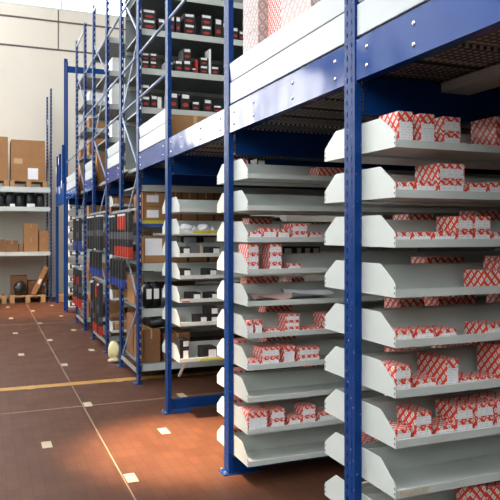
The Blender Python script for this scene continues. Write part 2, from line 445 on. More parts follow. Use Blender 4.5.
# ---- mezzanine edge: blue beams with bolts and white kick plates
def edge_beam(Y0, Y1, label):
    Y0 += HP; Y1 -= HP
    t = thing('edge_beam', label, 'beam', (XB, Y0, 2.262), 'blue beams along the mezzanine edge')
    L = Y1 - Y0
    bm = B()
    prism(bm, [(0, 0), (0.05, 0), (0.05, 0.012), (0.006, 0.012), (0.006, 0.163), (0.05, 0.163), (0.05, 0.175), (0, 0.175)], 1, 0.0, L)
    obj('beam_channel', bm, M['blue_beam'], t)
    for yb in ([0.09, L * 0.36, L * 0.72, L - 0.09] if L > 1.3 else [0.09, L - 0.09]):
        for zb in (0.045, 0.125):
            bm = B(); bmesh.ops.create_uvsphere(bm, u_segments=8, v_segments=5, radius=0.011, matrix=Matrix.Translation((0, yb, zb)) @ Matrix.Scale(0.6, 4, (1, 0, 0)))
            obj('bolt', bm, M['chrome'], t, smooth=True)
def kick_plate(Y0, Y1, label):
    Y0 += HP; Y1 -= HP
    t = thing('kick_plate', label, 'kick plate', (XB + .004, Y0, 2.453), 'white kick plates on the mezzanine edge')
    L = Y1 - Y0
    bm = B(); prism(bm, [(0, 0), (0.02, 0), (0.02, 0.138), (0, 0.138)], 1, 0.004, L - 0.004); obj('lower_board', bm, M['kick'], t, bevel=0.002)
    bm = B(); prism(bm, [(0.006, 0.148), (0.03, 0.148), (0.03, 0.265), (-0.004, 0.265), (-0.004, 0.255)], 1, 0.004, L - 0.004); obj('upper_board', bm, M['kick'], t, bevel=0.002)
    bm = B(); box(bm, 0.012, 0.02, 0.0, L, -0.02, 0.01); obj('gap_shade_strip', bm, M['dgrey'], t)  # dark strip: shadow line under the plate put into its colour
edge_beam(YW0, 0.92, 'glossy blue mezzanine beam running on past the camera, out of view')
edge_beam(0.92, YA, 'glossy blue mezzanine beam at the upper right, nearest the camera')
edge_beam(YA, YB, 'glossy blue mezzanine beam between the nearest and second post')
edge_beam(YB, YC, 'glossy blue mezzanine beam without kick plate, between second and third post')
edge_beam(YC, YD1, 'violet shaded blue beam between third post and nearest braced frame')
edge_beam(YD2, YE1, 'short blue mezzanine beam between nearest and second braced frame')
edge_beam(YE2, YF1, 'short blue mezzanine beam between second and farthest braced frame')
edge_beam(YF2, YG, 'blue mezzanine beam between farthest braced frame and end post')
kick_plate(YW0, 0.92, 'white kick plate running on past the camera, out of view')
kick_plate(0.92, YA, 'white kick plate at the top right above the nearest blue beam')
kick_plate(YA, YB, 'large white kick plate between the nearest and second post')
kick_plate(YC, YD1, 'white kick plate between third post and nearest braced frame')
kick_plate(YD2, YE1, 'white kick plate between nearest and second braced frame')
kick_plate(YE2, YF1, 'small white kick plate between second and farthest braced frame')
kick_plate(YF2, YG, 'farthest small white kick plate, beside the end post')

# ---- cross beams over each run and the perforated deck between them
for Y, l in ((0.92, 'dark blue cross beam before the nearest rack, above the frame edge'), (YA, 'dark blue cross beam above the trays of the nearest rack'), (YB, 'dark blue cross beam above the trays of the second rack'), (YC, 'blue cross beam above the brown cartons and third rack'), (YD1, 'blue cross beam above the carton shelves of nearest braced frame'), (YE1, 'blue cross beam under the deck at second braced frame'), (YF1, 'blue cross beam under the deck at farthest braced frame'), (YG, 'blue cross beam under the deck at the far end post')):
    bm = B(); prism(bm, [(-0.025, 0), (0.025, 0), (0.025, 0.012), (-0.019, 0.012), (-0.019, 0.158), (0.025, 0.158), (0.025, 0.17), (-0.025, 0.17)], 0, 0, 6.4)
    t = thing('cross_beam', l, 'beam', (XB + 0.052, Y, 2.125), 'blue cross beams under the mezzanine')
    obj('beam_channel', bm, M['blue'], t)
def deck_panel(Y0, Y1, label):
    L = Y1 - Y0
    bm = B()
    n = int(round(L / 0.25))
    for i in range(n):
        a = i * L / n; b_ = (i + 1) * L / n
        box(bm, 0.055, 6.4, a + 0.002, b_ - 0.002, 0.012, 0.05)
        box(bm, 0.055, 6.4, a + 0.002, a + 0.012, 0.0, 0.012)
        box(bm, 0.055, 6.4, b_ - 0.012, b_ - 0.002, 0.0, 0.012)
    tag(obj('perforated_deck', bm, M['deck'], loc=(XT, Y0, 2.297)), label, 'floor deck', 'perforated steel decks of the mezzanine')
deck_panel(YW0, 0.92, 'perforated steel deck running on past the camera, out of view')
deck_panel(0.92, YA, 'perforated steel deck panel above the nearest trays, upper right')
deck_panel(YA, YB, 'perforated steel deck between nearest and second post, seen from below')
deck_panel(YB, YC, 'perforated steel deck between second and third post, above brown cartons')
deck_panel(YC, YD1, 'perforated steel deck between third post and nearest braced frame')
deck_panel(YD1, YE1, 'perforated steel deck over the nearest braced frame and short aisle')
deck_panel(YE1, YF1, 'perforated steel deck over the second braced frame')
deck_panel(YF1, YG, 'perforated steel deck at the far end of the mezzanine')
bm = B(); box(bm, 0, 0.16, 0, YA - 1.0, 0, 0.045)
tag(obj('deck_joist', bm, M['shelfgrey'], loc=(1.95, 0.97, 2.25)), 'plain grey joist under the perforated deck at the upper right', 'joist')

# ---- guard rails on the mezzanine
def frame_rail(fr, z, off):
    bm = B(); bar(bm, (0, 0, 0), (0, off - 2 * .052, 0), 0.014)
    obj('rail', bm, M['rail'], fr, loc=(0.018, .052, z), smooth=True)
def rail(z, Y0, Y1, label, r=0.014):
    bm = B(); bar(bm, (0, 0, 0), (0, Y1 - Y0 - 2 * HP, 0), r)
    tag(obj('guard_rail', bm, M['rail'], loc=(XP + 0.018, Y0 + HP, z), smooth=True), label, 'guard rail', 'guard rails along the mezzanine')
BAYS = [(YC, YD1, 'between third post and nearest braced frame'), (YD1, YD2, 'within the nearest braced frame'), (YD2, YE1, 'between nearest and second braced frame'), (YE1, YE2, 'within the second braced frame'),
        (YE2, YF1, 'between second and farthest braced frame'), (YF1, YF2, 'within the farthest braced frame'), (YF2, YG, 'between farthest braced frame and end post')]
rail(3.50, YB, YC, 'pale blue hand rail between second and third post, above the bare beam')
for n, (a, b_, l) in enumerate(BAYS):
    for z, what, ok in ((3.03, 'pale blue knee rail ', True), (3.50, 'pale blue hand rail ', n < 6), (4.23, 'high pale blue rail ', 0 < n < 6)):
        if not ok: continue
        if n in (1, 3, 5): frame_rail(FR[n // 2], z, b_ - a)
        else: rail(z, a + .008, b_ - .008, what + l)

# ---- base beams on the floor
for Y, l in ((YA, 'blue base beam on the floor under the nearest rack'), (YB, 'blue base beam on the floor under the second rack, in shadow'), (YC, 'blue base beam on the floor beside third post, under black box trays')):
    bm = B(); prism(bm, [(0, 0), (2.4, 0), (2.4, 0.085), (0.02, 0.085), (0, 0.10)], 1, -0.02, 0.02)
    tag(obj('base_beam', bm, M['blue'], loc=(XT, Y, 0.03 if Y == YC else 0.012)), l, 'beam', 'blue base beams of the racks')

# ---- trays
TD = 0.295
def tray_proto(side, length, plate_h=0.133):
    """a shelf tray; origin at the post line, bottom of the tray. side=-1 opens towards -Y"""
    t = bpy.data.objects.new('shelf_tray', None); COL.objects.link(t); t.empty_display_size = 0.1
    s = side; y0 = 0.035 * s; y1 = TD * s
    def yy(a, b_): return sorted((a, b_))
    bm = B()
    a, b_ = yy(y0, y1); box(bm, 0.003, length - 0.003, a, b_, 0.0, 0.008)
    a, b_ = yy(y1, y1 - 0.004 * s); box(bm, 0.003, length - 0.003, a, b_, 0.0, 0.032)
    a, b_ = yy(y1 - 0.004 * s, y1 - 0.016 * s); box(bm, 0.003, length - 0.003, a, b_, 0.028, 0.032)
    obj('pan', bm, M['tray'], t)
    bm = B()
    a, b_ = yy(y0, y0 + 0.004 * s); box(bm, 0.003, length - 0.003, a, b_, 0.008, 0.118)
    obj('back_panel', bm, M['tray'], t)
    yb = -0.0 * s
    pts = [(yb, 0), (y1, 0), (y1, 0.052), (y1 - 0.012 * s, 0.066), (y1 - 0.100 * s, plate_h - 0.006), (y1 - 0.110 * s, plate_h), (yb, plate_h)]
    for x in (0, length - 0.003):
        bm = B(); prism(bm, pts, 0, x, x + 0.003)
        ep = obj('end_plate', bm, M['tray'], t)
        if x == 0: near_plate = ep
    bm = B()
    for z in (0.012, 0.034): 
        a, b_ = yy(y1 - 0.004 * s, y1 - 0.010 * s); box(bm, -0.0008, 0, a, b_, z, z + 0.010)
    obj('hook_slots', bm, M['dgrey'], near_plate)
    return t
RACKS = []
ZK = [1.945 - 0.2017 * k for k in range(10)]
ZC_ = [1.78, 1.591, 1.395, 1.206, 1.005, 0.804, 0.496]
pn = tray_proto(-1, XE - XT); pf = tray_proto(1, XE - XT)
first = {-1: pn, 1: pf}; used = set()
def put_tray(side, Y, z, label):
    p = first[side]
    if side not in used:
        used.add(side); tag(p, label, 'shelf tray', 'grey shelf trays'); p.location = (XT, Y, z); return p
    t = dup(p, (XT, Y, z), label, 'grey shelf trays')
    t['category'] = 'shelf tray'; return t
TR = {}
for rk, Y, zs in (('nearest rack', YA, ZK), ('second rack', YB, ZK), ('third rack', YC, ZC_)):
    for k, z in enumerate(zs):
        for side, sn in ((-1, 'camera facing front'), (1, 'far side')):
            TR[rk, k, side] = put_tray(side, Y, z, 'grey steel shelf tray, %s from top, %s of the %s' % (ORD[k], sn, rk))
ZG = [2.05, 1.83, 1.60, 1.37, 1.12, 0.87, 0.62, 0.39, 0.12]
for k, z in enumerate(ZG):
    put_tray(-1, YG, z, 'small far white tray beside the end post, %s from top' % ORD[k])
ZE = [1.95, 1.70, 1.45, 1.20, 0.95, 0.72, 0.30]
for k, z in enumerate(ZE):
    put_tray(-1, YE1, z, 'pale tray at the second braced frame, %s from top' % ORD[k])
# stickers on tray lips
def sticker(tray, side, x0, x1, z0, z1, m, name='lip_sticker'):
    y1 = TD * side
    bm = B(); a, b_ = sorted((y1, y1 + 0.0012 * side)); box(bm, x0, x1, a, b_, z0, z1)
    return obj(name, bm, m, tray)
sticker(TR['nearest rack', 7, -1], -1, 0.02, 0.16, 0.006, 0.028, M['tan'])['label'] = 'worn yellowish sticker'
sticker(TR['third rack', 6, -1], -1, 0.18, 0.75, 0.002, 0.018, M['yellow'])['label'] = 'yellow strip'
sticker(TR['third rack', 5, -1], -1, 0.02, 0.03, 0.002, 0.004, M['tray'])
sticker(TR['third rack', 4, -1], -1, 0.02, 0.09, 0.004, 0.014, M['red'])['label'] = 'red sticker'
sticker(TR['third rack', 1, -1], -1, 0.12, 0.5, 0.006, 0.03, M['yellow'])['label'] = 'yellow strip'
# diagonal strut under the lowest tray of the third rack
bm = B(); flat_bar(bm, (0, 0, 0), (0, 0.20, -0.16), 0.018, 0.018)
o = obj('tray_strut', bm, M['tray'], TR['third rack', 6, -1], loc=(0.06, -0.27, 0))

# ---- red and white patterned boxes
def red_box(x0, x1, y0, y1, z0, z1, label, group, lab=True, front=-1, mat='lattice', parts=True):
    e = 0.0006
    x0, x1 = x0 + 0.001, x1 - 0.001
    z1 -= e
    t = None
    bm = B(); box(bm, 0, x1 - x0, 0, y1 - y0, 0, z1 - z0)
    h = z1 - z0; wd = x1 - x0
    if not (lab and parts):
        return tag(obj('patterned_box', bm, M[mat], loc=(x0, y0, z0), uv=True), label, 'box', group)
    t = thing('patterned_box', label, 'box', (x0, y0, z0), group)
    obj('carton', bm, M[mat], t, bevel=0.0015, uv=True)
    yf = 0 if front < 0 else (y1 - y0)
    bm = B(); a, b_ = sorted((yf, yf + 0.0008 * front))
    box(bm, wd * 0.07, wd * 0.94, a, b_, h * 0.12, h * 0.70)
    obj('label', bm, M['label'], t, uv=True)
    return t
def tray_boxes(rk, k, Y, z, specs, group):
    """specs: (px0, px1, py_top, depth, tiers, labelled[, setback]) for the front faces of piles standing in the tray"""
    for n, sp in enumerate(specs):
        x0p, x1p, yt, dep, tiers, lab = sp[:6]; sb = sp[6] if len(sp) > 6 else 0.022
        yf = Y - TD + sb
        X0, Z1 = atY(x0p, yt, yf); X1, _ = atY(x1p, yt, yf)
        X0 = max(X0, XT + 0.006)
        zb = z + 0.0085; H = (Z1 - zb) / tiers
        dep = min(dep, Y - 0.042 - yf)
        for i in range(tiers):
            pos = '' if tiers == 1 else ('lower ', 'upper ')[i] if tiers == 2 else ('bottom ', 'middle ', 'top ')[i]
            l = '%sred patterned box, %s pile from left, %s tray down, %s front' % (pos, ORD[n], ORD[k], rk)
            red_box(X0, X1, yf, yf + dep, zb + i * H, zb + (i + 1) * H, l, group, lab)
GA = 'red patterned boxes in the trays of the nearest rack'
GB = 'red patterned boxes in the trays of the second rack'
A = 'nearest rack'
tray_boxes(A, 0, YA, ZK[0], [(398, 413.5, 110.5, .14, 1, True), (420, 435, 113, .10, 1, True), (443, 461, 116, .10, 2, True), (496, 525, 116, .16, 1, False)], GA)
tray_boxes(A, 1, YA, ZK[1], [(396, 414, 182, .10, 1, True), (415, 436.5, 181, .08, 1, True), (438, 465, 163, .16, 2, True), (468, 487, 182.5, .10, 1, True), (488, 512, 182, .10, 1, True)], GA)
tray_boxes(A, 2, YA, ZK[2], [(395.5, 411, 232, .10, 1, True), (412, 432, 232, .10, 1, True), (433, 456, 232, .09, 1, True), (457, 473.5, 216, .14, 2, True), (474, 491, 216, .14, 2, True), (492.5, 512, 232, .10, 1, True)], GA)
tray_boxes(A, 3, YA, ZK[3], [(484, 506, 270.5, .13, 1, False), (507, 530, 262, .15, 2, True)], GA)
tray_boxes(A, 4, YA, ZK[4], [(396, 413, 331, .10, 1, True), (415.5, 435, 330, .10, 1, True), (440, 457, 329.5, .12, 1, True), (486, 508, 325, .14, 1, True), (509, 530, 325, .14, 1, True)], GA)
tray_boxes(A, 5, YA, ZK[5], [(395, 411.5, 367, .14, 2, True), (417, 437, 380, .12, 1, True), (446, 459, 360, .20, 1, True), (461, 478, 378, .10, 1, True), (479.5, 498, 377, .10, 1, True), (501, 520, 346, .15, 1, False)], GA)
tray_boxes(A, 6, YA, ZK[6], [(396, 411.5, 430, .12, 1, True), (415, 432, 413, .13, 2, True), (437, 455, 427, .12, 1, True), (456, 473.5, 407, .14, 2, True), (476, 494, 404, .14, 2, True), (495.5, 515, 400, .14, 2, True)], GA)
tray_boxes(A, 8, YA, ZK[8], [(470, 486, 488, .09, 1, False), (487, 503, 488, .09, 1, False), (504, 520, 487, .09, 1, False)], GA)
Bk = 'second rack'
tray_boxes(Bk, 0, YB, ZK[0], [(319, 346, 167, .14, 1, False, 0.06)], GB)
tray_boxes(Bk, 2, YB, ZK[2], [(249, 262, 231, .10, 1, True), (263, 277, 228, .10, 1, True), (277.5, 290, 229, .10, 1, True), (291.5, 308, 223.5, .14, 2, True), (309, 323, 232, .12, 1, True)], GB)
tray_boxes(Bk, 3, YB, ZK[3], [(247.5, 259, 244, .16, 3, True), (269, 282, 244, .12, 3, True), (288.5, 301, 263.5, .12, 1, True)], GB)
tray_boxes(Bk, 5, YB, ZK[5], [(247, 253.5, 321.5, .08, 1, True), (255, 262.5, 320.5, .08, 1, True), (266, 281, 329, .1, 1, True), (285.5, 300, 314.5, .12, 3, True), (303, 320, 328, .10, 1, True), (321, 336, 313.5, .12, 2, False)], GB)
tray_boxes(Bk, 6, YB, ZK[6], [(247, 260, 361, .10, 1, True), (261, 280, 348, .14, 2, True), (283.5, 295, 346, .14, 1, True), (298, 320, 348, .10, 2, True)], GB)
tray_boxes(Bk, 8, YB, ZK[8], [(247, 268, 413, .16, 1, True), (271, 285, 410, .12, 2, True), (288.5, 301, 418, .12, 1, True), (302, 316, 407, .12, 2, True), (318.5, 336, 413, .12, 1, True)], GB)
# boxes standing in the far-side trays, seen over the back panels
def far_boxes(rk, k, Y, z, items, group):
    x = XT + 0.03
    n = 0
    for gap, wd, h, sb in items:
        x += gap
        l = 'red patterned box, %s from left on far side of %s tray down, %s' % (ORD[n], ORD[k], rk)
        red_box(x, x + wd, Y + 0.045 + sb, Y + 0.045 + sb + 0.13, z + 0.0085, z + 0.0085 + h, l, group, lab=False)
        x += wd; n += 1
GA2 = 'red patterned boxes in the far trays of the nearest rack'; GB2 = 'red patterned boxes in the far trays of the second rack'
for k in range(1, 9):
    items = [(R.choice((0.0, 0.25, 0.3)), 0.14, R.choice((0.10, 0.14)), 0.03)]
    for j in range(4):
        items.append((R.choice((0.01, 0.03, 0.1, 0.15)), R.choice((0.10, 0.14, 0.22)), R.choice((0.10, 0.135, 0.15, 0.16)), R.choice((0, 0.02, 0.05))))
    far_boxes(A, k, YA, ZK[k], items, GA2)
for k, items in ((0, [(0.0, 0.11, 0.155, 0.0)]), (2, [(0.12, 0.17, 0.155, 0.01), (0.3, 0.12, 0.12, 0.0)]), (4, [(0.10, 0.10, 0.15, 0), (0.02, 0.12, 0.15, 0), (0.1, 0.1, 0.14, 0)]), (5, [(0.24, 0.2, 0.15, 0.0)]),
                 (6, [(0.03, 0.10, 0.12, 0), (0.12, 0.22, 0.165, 0.0)]), (7, [(0.0, 0.09, 0.12, 0), (0.5, 0.16, 0.13, 0)]), (8, [(0.0, 0.09, 0.13, 0.0)]), (9, [(0.0, 0.09, 0.13, 0)])):
    far_boxes(Bk, k, YB, ZK[k], items, GB2)

# ---- black boxes with white labels
def black_box(x0, x1, y0, dep, z0, h, label, group, red=False, labpos='front', cat='box'):
    t = thing('black_box', label, cat, (x0, y0, z0), group)
    wd = x1 - x0
    bm = B(); box(bm, 0, wd, 0, dep, 0, h - 0.0006); obj('carton', bm, M['black'], t, bevel=0.002)
    bm = B()
    if red: box(bm, wd * .12, wd * .88, -0.0009, 0, h * .70, h * .93)
    elif labpos == 'right': box(bm, wd * .40, wd * .95, -0.0009, 0, h * .22, h * .82)
    else: box(bm, wd * .15, wd * .85, -0.0009, 0, h * .42, h * .92)
    obj('label', bm, M['white'], t)['label'] = 'white label'
    if red:
        bm = B(); bmesh.ops.create_cone(bm, cap_ends=True, segments=16, radius1=0.5, radius2=0.5, depth=1.0,
            matrix=Matrix.Translation((wd * .5, -0.0005, h * .32)) @ Matrix.Diagonal((wd * .62, 0.001, h * .24, 1)) @ Matrix.Rotation(math.pi / 2, 4, 'X'))
        obj('emblem', bm, M['red'], t)['label'] = 'red oval mark'
    return t
def pxblack(x0p, x1p, yt, yb, Y, dep, label, group, z0=None, **kw):
    X0, Z1 = atY(x0p, yt, Y); X1, Z0 = atY(x1p, yb, Y)
    if z0 is not None: Z0 = z0
    return black_box(max(X0, XT + .006), X1, Y, dep, Z0, Z1 - Z0, label, group, **kw)
GC = 'black boxes in the trays of the third rack'
yc = YC - TD + 0.022
for k, sp in ((2, [(179, 190, 249), (209, 220, 249)]), (3, [(180, 191, 271), (206, 217, 271)]), (4, [(189, 201, 295), (208, 219, 295)]), (5, [(197, 207, 318), (207.5, 218, 318)]), (6, [(177, 189, 351), (203, 217, 350)])):
    for n, (a, b_, yt) in enumerate(sp):
        pxblack(a, b_, yt - 2, 300, yc, 0.16, 'black box with white label, %s in %s tray down, third rack' % (('left', 'right')[n], ORD[k]), GC, z0=ZC_[k] + 0.0085, labpos='right')
        if k in (5, 6) and n == (1 if k == 5 else 0):
            zt = atY(a, yt - 2, yc)[1]
            pxblack(a, b_, yt - 11, yt - 2, yc, 0.15, 'black box stacked on top of another, %s tray down, third rack' % ORD[k], GC, z0=zt, labpos='right')
# grey packs beside them, in tray three of the third rack
for n, (a, b_, yt, m) in enumerate(((190.5, 199, 245, 'sleevegrey'), (200, 203, 245, 'cream'), (203.5, 209, 247, 'sleeve'))):
    X0, Z1 = atY(a, yt, yc); X1, _ = atY(b_, yt, yc)
    bm = B(); box(bm, X0, X1, yc, yc + 0.15, ZC_[2] + 0.0085, Z1)
    tag(obj('small_pack', bm, M[m], bevel=0.002), ('wide grey pack', 'narrow cream pack', 'dark slim pack')[n] + ' between black boxes, third tray down, third rack', 'pack')
# white plastic bags in tray two of the third rack
def lump(name, loc, size, mat, seed, label, cat, group=None, rough=0.25, sq=1.0):
    rr = random.Random(seed)
    bm = B(); bmesh.ops.create_icosphere(bm, subdivisions=3, radius=1)
    ph = [(rr.uniform(2, 5), rr.uniform(0, 6), Vector((rr.uniform(-1, 1), rr.uniform(-1, 1), rr.uniform(-1, 1))).normalized()) for _ in range(7)]
    for v in bm.verts:
        n = v.co.normalized(); d = sum(math.sin(f * n.dot(a) * 2 + p) for f, p, a in ph) / 7
        n = Vector([math.copysign(abs(c) ** sq, c) for c in n])
        v.co = n * (1 + rough * d)
        v.co.x *= size[0]; v.co.y *= size[1]; v.co.z = max(-0.75, v.co.z) * size[2]
    zm = min(v.co.z for v in bm.verts)
    for v in bm.verts: v.co.z -= zm
    return tag(obj(name, bm, mat, loc=loc, smooth=True), label, cat, group)
for n, (xp, s) in enumerate(((186, .055), (194, .045), (204, .055), (212, .035))):
    X, _ = atY(xp, 230, yc + 0.07)
    lump('plastic_bag', (X, yc + 0.07, ZC_[1] + 0.0085), (s, s, s * .85), M['plastic'], 30 + n, 'crumpled white plastic bag, %s from left in second tray of third rack' % ORD[n], 'bag', 'white plastic bags in the third rack', 0.4)
# two flat black boxes with white labels on the far tray two
for n, (a, b_) in enumerate(((181, 199), (201, 219))):
    pxblack(a, b_, 236, 246, YC + 0.06, 0.15, 'flat black box with wide white label, %s, behind second tray of third rack' % ('left', 'right')[n], 'flat black boxes behind the third rack', z0=ZC_[2] + 0.0085)
# small boxes on the far tray behind tray four of the second rack
for n, (a, b_) in enumerate(((283, 293), (296, 302), (304, 311), (312, 320))):
    pxblack(a, b_, 246.5, 255, YB + 0.06, 0.12, 'small dark box with pale label, %s from left behind fourth tray, second rack' % ORD[n], 'small dark boxes behind the second rack', z0=ZK[3] + 0.0085)
pxblack(257, 266, 158.5, 170, YB + 0.06, 0.12, 'dark little carton behind the topmost tray of the second rack', None, z0=ZK[0] + 0.0085)
# papers lying in the fifth tray of the second rack
def sheet(x0, x1, y0, y1, z, amp, mat, seed, name, label, thick=0.001):
    rr = random.Random(seed); bm = B()
    bmesh.ops.create_grid(bm, x_segments=24, y_segments=12, size=0.5)
    ph = [(rr.uniform(3, 9), rr.uniform(3, 9), rr.uniform(0, 6)) for _ in range(5)]
    for v in bm.verts:
        u, q = v.co.x + .5, v.co.y + .5
        h = sum(math.sin(a * u + b_ * q + p) for a, b_, p in ph) / 5
        v.co = (x0 + (x1 - x0) * u, y0 + (y1 - y0) * q, z + 0.003 + amp * (h + 1) * 0.5)
    g = bmesh.ops.extrude_face_region(bm, geom=list(bm.faces))
    for e in g['geom']:
        if isinstance(e, bmesh.types.BMVert): e.co.z += thick
    return tag(obj(name, bm, mat, smooth=False), label, 'sheet')
y4 = YB - TD + 0.02
sheet(1.60, 1.84, y4, y4 + 0.22, ZK[4] + 0.0085, 0.075, M['brownpaper'], 3, 'paper_sheet', 'pinkish brown paper lying in the fifth tray of the second rack')
sheet(1.85, 2.15, y4, y4 + 0.22, ZK[4] + 0.0085, 0.095, M['plastic'], 8, 'plastic_sheet', 'crumpled clear plastic sheet lying in the fifth tray of the second rack')

# ================================================================== SHELVES OF THE BRACED FRAMES (lower level)
def shelf(Y0, Y1, z, label, lip=0.07, mat='shelfgrey', x0=XT, x1=XE, group='shelves of the braced frames'):
    t = thing('shelf', label, 'shelf', (x0, Y0, z), group)
    bm = B(); box(bm, 0, x1 - x0, 0.004, Y1 - Y0, -0.02, 0); obj('shelf_panel', bm, M['galv_d'], t)
    bm = B(); box(bm, 0, x1 - x0, 0, 0.004, -lip, 0); box(bm, 0, x1 - x0, Y1 - Y0, Y1 - Y0 + 0.004, -lip, 0); obj('lip', bm, M[mat], t)
    return t
for k, (z, lip) in enumerate(((2.115, .07), (1.735, .07), (1.275, .08), (0.79, .085), (0.20, .075))):
    shelf(YD1, YD2, z, 'grey shelf of the nearest braced frame, lower level, %s from top' % ORD[k], lip)
for Y0, Y1, nme in ((YE1 + 0.03, YE2, 'second braced frame'), (YF1, YF2, 'farthest braced frame')):
    for k, z in enumerate((1.85, 1.35, 0.80, 0.2)):
        shelf(Y0, Y1, z, 'grey shelf of the %s, lower level, %s from top' % (nme, ORD[k]))

def carton(x0, x1, y0, y1, z0, z1, label, mat='carton', labels=(), tape=True, group=None, name='cardboard_carton'):
    t = thing(name, label, 'carton', (x0, y0, z0), group)
    bm = B(); box(bm, 0, x1 - x0, 0, y1 - y0, 0, z1 - z0); obj('carton_body', bm, M[mat], t, bevel=min(0.006, (z1 - z0) * .05))
    wd, h, d = x1 - x0, z1 - z0, y1 - y0
    if tape:
        bm = B(); box(bm, wd * .46, wd * .54, -0.001, d, h, h + 0.001); box(bm, wd * .46, wd * .54, -0.0015, 0, h * .72, h + 0.001); obj('tape', bm, M['tape'], t)
    for (a, b_, c, e) in labels:
        bm = B(); box(bm, wd * a, wd * b_, -0.0018, 0, h * c, h * e); obj('paper_label', bm, M['label'], t, uv=True)
    return t
def pxcarton(x0p, x1p, yt, yb, Y, dep, label, **kw):
    X0, Z1 = atY(x0p, yt, Y); X1, Z0 = atY(x1p, yb, Y)
    z0 = kw.pop('z0', Z0)
    return carton(X0, X1, Y, Y + dep, z0, Z1, label, **kw)
YS = YD1 + 0.03
# cartons by the nearest braced frame, seen left of the third post and over the third rack
zmid = (1.735 + atY(150, 177.5, YS)[1]) / 2
X0, Z1 = atY(143, 178, YS); X1, _ = atY(169, 178, YS)
carton(X0, X1, YS, YS + 0.45, 1.735, 1.735 + .15, 'lower brown carton with white label beside third post', labels=[(.14, .60, .2, .75)], tape=False)
carton(X0, X1, YS, YS + 0.45, 1.735 + .151, 1.735 + .302, 'upper brown carton with white label under the violet blue beam', labels=[(.14, .60, .3, .8)], tape=True)
for n, (a, b_) in enumerate(((170, 181), (182, 197), (198, 214), (215, 232), (233, 250))):
    X0, _ = atY(a, 178, YS); X1, _ = atY(b_, 178, YS)
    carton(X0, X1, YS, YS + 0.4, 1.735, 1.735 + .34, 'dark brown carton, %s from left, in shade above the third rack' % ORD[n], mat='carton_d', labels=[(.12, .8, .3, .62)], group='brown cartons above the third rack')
X0, Z1 = atY(144, 237, YS); X1, _ = atY(166, 237, YS)
carton(X0, X1, YS, YS + 0.4, 1.275, 1.275 + .28, 'brown carton with large white printed label, beside third post', labels=[(.05, .82, .30, .95)], tape=False)
for n, (a, b_, yt) in enumerate(((168, 188, 250), (190, 208, 248), (210, 228, 252))):
    X0, _ = atY(a, 178, YS); X1, _ = atY(b_, 178, YS)
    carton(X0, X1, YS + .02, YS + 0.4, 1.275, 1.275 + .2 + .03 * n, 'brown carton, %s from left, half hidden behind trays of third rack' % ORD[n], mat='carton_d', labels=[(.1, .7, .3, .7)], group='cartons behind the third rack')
X0, _ = atY(147, 222, YS - .03); X1, _ = atY(163, 222, YS - .03)
bm = B(); box(bm, X0, X1, YD1 - 0.0015, YD1 - 0.0005, 1.70, 1.735 - .001)
for o in bpy.data.objects:
    if o.name.startswith('shelf') and o.get('label', '').startswith('grey shelf of the nearest braced frame, lower level, second'):
        b2 = B(); box(b2, 0.03, 0.8, -0.0016, 0, -0.03, 0); obj('strip', b2, M['yellow'], o)['label'] = 'yellow green strip'
        b2 = B(); box(b2, 0.0, 1.2, -0.0016, 0, -0.068, -0.034); obj('strip', b2, M['blueband'], o)['label'] = 'blue strip'
bm.free()
# black jerrycans on the fourth shelf
def jerrycan(x, y, z, label):
    t = thing('black_canister', label, 'canister', (x, y, z), 'black canisters beside third post')
    bm = B(); box(bm, -.055, .055, 0, .2, 0, .25); obj('canister_body', bm, M['blackbag'], t, bevel=0.02, smooth=True)
    bm = B(); bar(bm, (0, .05, .25), (0, .05, .285), .022, 12); obj('cap', bm, M['blackbag'], t)
    bm = B(); box(bm, -.028, .028, -.001, 0, .10, .21); obj('label', bm, M['white'], t)['label'] = 'white label'
for n, xp in enumerate((149, 156.5)):
    X, _ = atY(xp, 300, YS)
    jerrycan(X, YS, 0.79, 'black canister with white label, %s of two beside the third post' % ('left', 'right')[n])
X0, _ = atY(141, 325, YS); X1, _ = atY(161, 325, YS)
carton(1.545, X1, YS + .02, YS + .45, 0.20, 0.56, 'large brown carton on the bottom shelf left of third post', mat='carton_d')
carton(1.545, 1.66, 7.3, 7.72, 0.79, 1.12, 'tan carton inside the nearest braced frame behind its diagonal brace')
carton(1.54, 1.75, 7.36, 7.74, 0.20, 0.66, 'tall brown carton at the rear of the nearest braced frame, bottom shelf', mat='carton_d')
X0, _ = atY(165, 325, YS); X1, _ = atY(182, 325, YS)
carton(X0, X1 + .1, YS + .02, YS + .5, 0.20, 0.50, 'brown carton on bottom shelf behind the lowest tray of third rack', mat='carton_d')
lump('black_bag', (1.75, YS + .2, 0.56), (.16, .15, .10), M['blackbag'], 5, 'dark crumpled bag on the large brown carton left of third post', 'bag', None, 0.3)
# contents of farther lower shelves
for Y0, nme in ((YE1 + 0.10, 'second braced frame'), (YF1 + 0.05, 'farthest braced frame')):
    for k, z in enumerate((1.85, 1.35, 0.80, 0.2)):
        x = XT + 0.05
        for n in range(3):
            wd = R.uniform(.22, .38); h = R.uniform(.18, .33)
            carton(x, x + wd, Y0, Y0 + .45, z, z + h, 'brown carton, %s from left on shelf %s from top, %s' % (ORD[n], ORD[k], nme), mat=R.choice(('carton', 'carton_d')), group='cartons on the shelves of the %s' % nme)
            x += wd + R.uniform(.02, .1)

